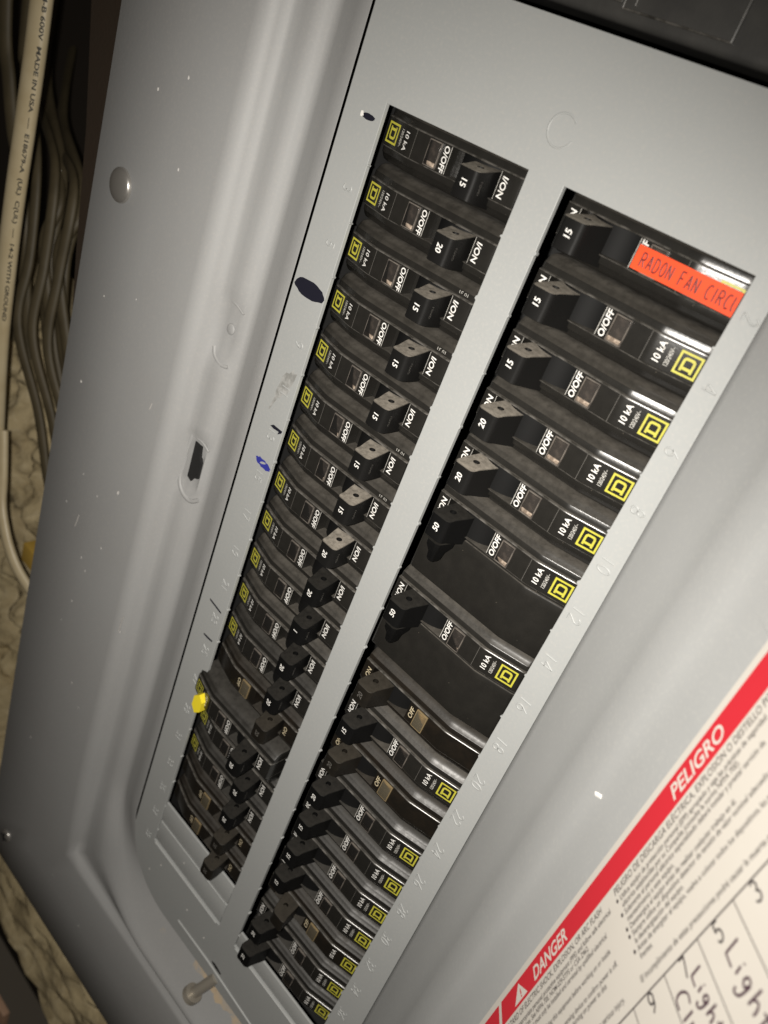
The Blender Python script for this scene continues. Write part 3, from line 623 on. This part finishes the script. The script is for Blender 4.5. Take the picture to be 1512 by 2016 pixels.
def breaker(side, slot, amps, kind='new', dx=0.0, dz=0.0, place_no=None, extra=None):
    y = ROW0 - PITCH*(slot-1); pn = place_no or slot
    where = 'down beside latch hole' if side == 'L' else 'down beside open door'
    old = kind.startswith('old')
    look = {'new': f'black {amps} amp single breaker, yellow square logo', 'two': f'wide black {amps} amp double breaker, spurred lever', 'old': 'brownish breaker with amber window, no logo', 'old_logo': 'brownish breaker with logo, lever tripped'}[kind]
    if extra: look = extra
    lb = f'{look}, {ORD[pn]} {where}'
    if side == 'L': M = PT(-64.4+dx, y, dz)
    else: M = PT(63.4+dx, y, dz) @ Matrix.Rotation(math.pi, 4, 'Z')
    rz = Matrix.Rotation(math.radians(random.uniform(-.35, .35)), 4, 'Z') @ Matrix.Translation((random.uniform(-.25, .25)*S, random.uniform(-.12, .12)*S, random.uniform(-.2, .2)*S))
    t = put('circuit_breaker', None, M=M @ rz, label=lb, cat='circuit breaker', group='breakers in the two columns')
    t.empty_display_size = .01
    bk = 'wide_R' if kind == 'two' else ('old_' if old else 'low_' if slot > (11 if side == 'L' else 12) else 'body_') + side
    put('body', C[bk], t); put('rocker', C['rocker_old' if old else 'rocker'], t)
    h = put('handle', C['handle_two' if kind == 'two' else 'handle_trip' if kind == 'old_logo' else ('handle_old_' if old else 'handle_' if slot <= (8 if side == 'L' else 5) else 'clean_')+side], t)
    if kind != 'old_logo':
        put('rating_lettering', C[('rdim' if old else ('r'+str(amps) if slot != 10 or side == 'R' else 'r1'))+side], h)
        if not old: (put('embossed_word', C['emboss'], h) if side == 'L' else None)
    w_ = put('window', C[('window_old_' if old else 'window_')+side], t); put('window_floor', C['wfloor_old' if old else 'wfloor'], w_); put('pane', C['pane_old' if old else 'pane'], w_)
    if kind in ('new', 'two'):
        put('off_lettering', C['off'], t); put('on_lettering', C['on'], t); put('kiloamp_lettering', C['ka'], t); put('voltage_lettering', C['volt'], t); put('logo', C['logo'], t)
        put('print_rule', C['line_off'], t); put('print_rule', C['line_on'], t); put('print_rule', C['seamline'], t)
        if side == 'L' and slot in (3, 4, 6, 7): put('date_stamp', C['date'], t)
    else:
        put('off_lettering', C['off_oldL' if side == 'L' else 'off_oldR'], t); put('on_lettering', C['on_old'], t)
        if kind == 'old_logo': put('logo', C['logo'], t); put('kiloamp_lettering', C['ka'], t)
    return t
for k, a in enumerate([15, 20, 15, 15, 15, 15, 15, 20, 20, 15, 20, 20], 1): breaker('L', k, a)
breaker('L', 13, 20, 'old')
b14 = breaker('L', 14, 20, 'new', dx=-2.6, dz=6.0, extra='black breaker standing proud with yellow button')
hx = [(10.4+4.6*math.cos(a)*.72, -3.6+5.6*math.sin(a)) for a in [math.radians(30+60*i) for i in range(6)]]
hv, hf = prism([(u, v) for u, v in hx], -3.0, 1.2); put('test_button', mesh_of([(u-1.5, v, z) for u, v, z in hv], hf, m='button_yellow'), b14)
breaker('L', 15, 20); breaker('L', 16, 20); breaker('L', 17, 15, 'old'); breaker('L', 18, 15, 'old')
for k, a in ((1, 15), (2, 15), (3, 15), (4, 20), (5, 20)): breaker('R', k, a, extra='black breaker half under orange tape' if k == 1 else None)
breaker('R', 6, 50, 'two', place_no=6); breaker('R', 8, 50, 'two', dx=-1.4, place_no=7)
breaker('R', 10, 20, 'old', place_no=8); breaker('R', 11, 15, place_no=9); breaker('R', 12, 20, 'old', place_no=10)
for k, a, pn in ((13, 20, 11), (14, 15, 12), (15, 15, 13), (16, 15, 14)): breaker('R', k, a, place_no=pn)
breaker('R', 17, 20, 'old_logo', place_no=15); breaker('R', 18, 20, place_no=16); breaker('R', 19, 20, place_no=17)

# the orange label tape across the top right breaker
def tape():
    t = put('label_tape', None, M=PT(49.3, -7.6, .5), label='orange red tape reading RADON FAN CIRCU on a breaker end', cat='label')
    V, F = [], []; xs = [-15.0, -14.4, -8, 0, 2.5, 8, 14.8]
    def zz(x): return .75 - .004*max(0, x)
    for x in xs:
        for y in (-3.1, 3.1): V += [(x, y-.02*x*0, zz(x)-.25), (x, y, zz(x))]
    for i in range(len(xs)-1):
        a, b = i*4, (i+1)*4; F += [(a+1, b+1, b+3, a+3), (a, a+2, b+2, b), (a, b, b+1, a+1), (a+2, a+3, b+3, b+2)]
    F += [(0, 1, 3, 2), (len(xs)*4-4, len(xs)*4-2, len(xs)*4-1, len(xs)*4-3)]
    put('strip', mesh_of(V, F, 40, 'sticker_red'), t)
    s_ = 'RADON FAN CIRCu'; x = -12.9; h = 3.5; adv = {'I': .62, ' ': .75}
    for c in s_:
        if c != ' ':
            parts = [tube([(x+px*h*.62, (py-.5)*h-.1, zz(x)+.02) for px, py in st], .2, 6, .5, flat_dir=(0, 0, 1)) for g_ in G[c] for st in split_sharp(g_)]
            put('letter', mesh_of(*merge(parts), smooth=60, m='sticker_letter'), t)
        x += h*adv.get(c, .93)*.60 + .05
    return t
tape()

# ------------------------------------------------------------------ main breaker above the plate
mb = put('main_breaker', None, M=PT(20, 41, -60), label='black moulded main breaker block above the two breaker columns', cat='breaker')
def mbox(name, x0, x1, y0, y1, z0, z1, bev, m='main_black'): return put(name, box_mesh(m, x0-20, x1-20, y0-41, y1-41, z0+60, z1+60, bev=bev, seg=4), mb)
mbox('body', -60, 130, 40.2, 130, -58, -9, 2.6)
mbox('raised_panel', -3.8, 28, 43.4, 120, -12, -8.3, .35)
mbox('side_panel', -40, -4.7, 44.6, 120, -12, -8.5, .35)
mbox('rib', -.6, .1, 44.6, 120, -9, -8.0, .15)
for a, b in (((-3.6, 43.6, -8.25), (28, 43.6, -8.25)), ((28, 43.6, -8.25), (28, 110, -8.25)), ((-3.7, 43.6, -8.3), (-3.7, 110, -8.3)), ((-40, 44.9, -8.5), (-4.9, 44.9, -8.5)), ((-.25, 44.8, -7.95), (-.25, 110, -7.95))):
    put('highlight_line', mesh_of(*tube([(p[0]-20, p[1]-41, p[2]+60) for p in (a, b)], .32, 6), smooth=60, m='edge_highlight'), mb)  # pale lines drawn along the edges as painted highlights

# ------------------------------------------------------------------ what shows past the panel's edges
put('back_wall', mesh_of([(-900, -1200, -190), (400, -1200, -190), (400, 400, -190), (-900, 400, -190)], [(0, 1, 2, 3)], m='back_dark'), None, MP, kind='structure')
def lumpy(name, x0, x1, y0, y1, z, nx, ny, amp, m, label, cat, seed, sx=1.0, sy=1.0, thick=40):
    from mathutils import noise
    V, F = [], []
    for j in range(ny+1):
        for i in range(nx+1):
            x = x0+(x1-x0)*i/nx; y = y0+(y1-y0)*j/ny
            d, p = noise.voronoi(Vector((x*sx/27+seed, y*sy/27, 0)))
            h = amp*(1-min(1.3, d[0])**1.6) + amp*.6*noise.fractal(Vector((x*sx/26, y*sy/26, seed)), 1.0, 2.0, 4)
            ed = min(i, nx-i, j, ny-j)
            if ed == 0: h -= thick*.4
            V.append((x+noise.noise(Vector((x/20, y/20, 9)))*3, y, z+h))
    n = nx+1
    for j in range(ny):
        for i in range(nx): F.append((j*n+i, j*n+i+1, (j+1)*n+i+1, (j+1)*n+i))
    b = len(V); V += [(x0, y0, z-thick), (x1, y0, z-thick), (x1, y1, z-thick), (x0, y1, z-thick)]; F.append((b+3, b+2, b+1, b))
    F += [tuple([b, b+1] + list(range(nx, -1, -1))), tuple([b+2, b+3] + [ny*n+i for i in range(n)]), tuple([b+3, b] + [j*n for j in range(ny+1)]), tuple([b+1, b+2] + [j*n+nx for j in range(ny, -1, -1)])]
    return put(name, mesh_of(V, F, 60, m), None, MP, label=label, cat=cat)
lumpy('insulation_batt', -560, -338, -660, -225, -104, 80, 150, 24, 'batt', 'lumpy tan insulation bulging beside the panel under the cables', 'insulation', 3.1)
lumpy('insulation_batt', -326, -262, -660, -262, -104, 26, 140, 20, 'batt', 'narrow lumpy tan insulation strip tucked against the panel side', 'insulation', 7.7)
lumpy('insulation_batt', -420, 120, -742, -560, -50, 200, 60, 13, 'batt', 'wrinkled tan insulation running along below the panel', 'insulation', 5.2, .45, 1.6)
put('wall_stud', mesh_of(*prism([(-290, 350), (-278, 120), (-271, -15), (-260, -67), (-252, -127), (-242, -190), (-216, -200), (-212, 350)], -60, -20), m='dark_wood'), None, MP, label='dark rough timber stud right behind the panel edge', cat='stud')
put('wood_board', box_mesh('pale_wood', -420, -184, -900, -772, -26, -20, bev=1), None, MP, label='pale pinkish timber board end below the insulation', cat='board')
def cable(pts, r, flat, m, label, name='cable', fd=(0.25, 0, 1), sub=8):
    V, F = tube(smooth_path(pts, sub), r, 14, flat, flat_dir=fd); return put(name, mesh_of(V, F, 60, m), None, MP, label=label, cat='cable', group='cables beside the panel')
c1p = [(-327, 120, -27), (-324, 40, -25), (-324, -26, -25), (-324.5, -57, -25), (-326, -90, -25), (-328, -130, -25), (-330, -175, -26), (-333, -230, -29), (-340, -330, -40)]
c1 = cable(c1p, 6.9, .62, 'cable_jacket', 'pale yellow cable with black printing, standing before the darker cables')
txt = 'TYPE NM-B 600V  MADE IN USA  —  E18679-A  (UL)  C(UL)  —  14-2 WITH GROUND'
raw = text_raw(txt, 3.5, .1, 0, 1.5, 'LEFT'); path = smooth_path(c1p, 24)
def on_cable(x, y):
    s_ = 125 + x; acc = 0
    for a, b in zip(path, path[1:]):
        l = (b-a).length
        if acc+l >= s_:
            p = a+(b-a)*((s_-acc)/l); t = (b-a).normalized(); nn = Vector((.25, 0, 1)); bb = t.cross(nn).normalized(); aa = bb.cross(t).normalized()
            an = math.radians(38) - y/6.5
            sgn = 1 if bb.x > 0 else -1
            return tuple(p + bb*sgn*math.cos(an)*7.0*1.005 + aa*math.sin(an)*7.0*.62*1.02)
        acc += l
    return tuple(path[-1])
put('cable_print', mesh_of([on_cable(x, y) for x, y, _ in raw[0]], raw[1], m='cable_print'), c1, Matrix.Identity(4))
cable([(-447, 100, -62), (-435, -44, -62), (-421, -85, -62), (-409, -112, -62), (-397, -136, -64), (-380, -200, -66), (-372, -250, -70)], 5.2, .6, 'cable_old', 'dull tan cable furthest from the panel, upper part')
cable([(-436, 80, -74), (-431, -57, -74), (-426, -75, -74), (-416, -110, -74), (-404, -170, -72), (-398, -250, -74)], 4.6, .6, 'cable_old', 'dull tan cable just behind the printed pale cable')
NTH = ['nearest', 'second', 'third', 'fourth', 'fifth', 'sixth', 'seventh']
for k in range(7):
    o_ = k*8.0; zz_ = -66 - (k*2 % 3)*6; b_ = (k*37 % 11)-5
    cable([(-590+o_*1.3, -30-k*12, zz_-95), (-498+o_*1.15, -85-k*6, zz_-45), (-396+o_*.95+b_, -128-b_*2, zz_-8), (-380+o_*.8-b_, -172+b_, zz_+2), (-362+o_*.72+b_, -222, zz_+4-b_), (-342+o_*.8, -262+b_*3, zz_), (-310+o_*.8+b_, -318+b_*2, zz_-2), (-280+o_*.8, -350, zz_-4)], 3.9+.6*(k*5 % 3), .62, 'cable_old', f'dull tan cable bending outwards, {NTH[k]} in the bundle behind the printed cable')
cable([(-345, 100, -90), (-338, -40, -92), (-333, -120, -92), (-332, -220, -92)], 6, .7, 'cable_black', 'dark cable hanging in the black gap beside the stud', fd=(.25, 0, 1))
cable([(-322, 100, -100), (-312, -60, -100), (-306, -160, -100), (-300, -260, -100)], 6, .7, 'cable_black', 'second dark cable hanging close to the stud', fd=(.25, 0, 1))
cable([(-330, -280, -36), (-318, -308, -33), (-312, -324, -31), (-304, -336, -30), (-292, -350, -30), (-278, -362, -32), (-255, -376, -38)], 4.2, .7, 'cable_jacket', 'pale cable looping in behind the panel edge above the lower insulation')
put('tape_piece', box_mesh('yellow_tape', -330, -308, -396, -380, -74, -62, bev=1), None, MP, label='small mustard yellow scrap on the insulation under the looping cable', cat='tape')
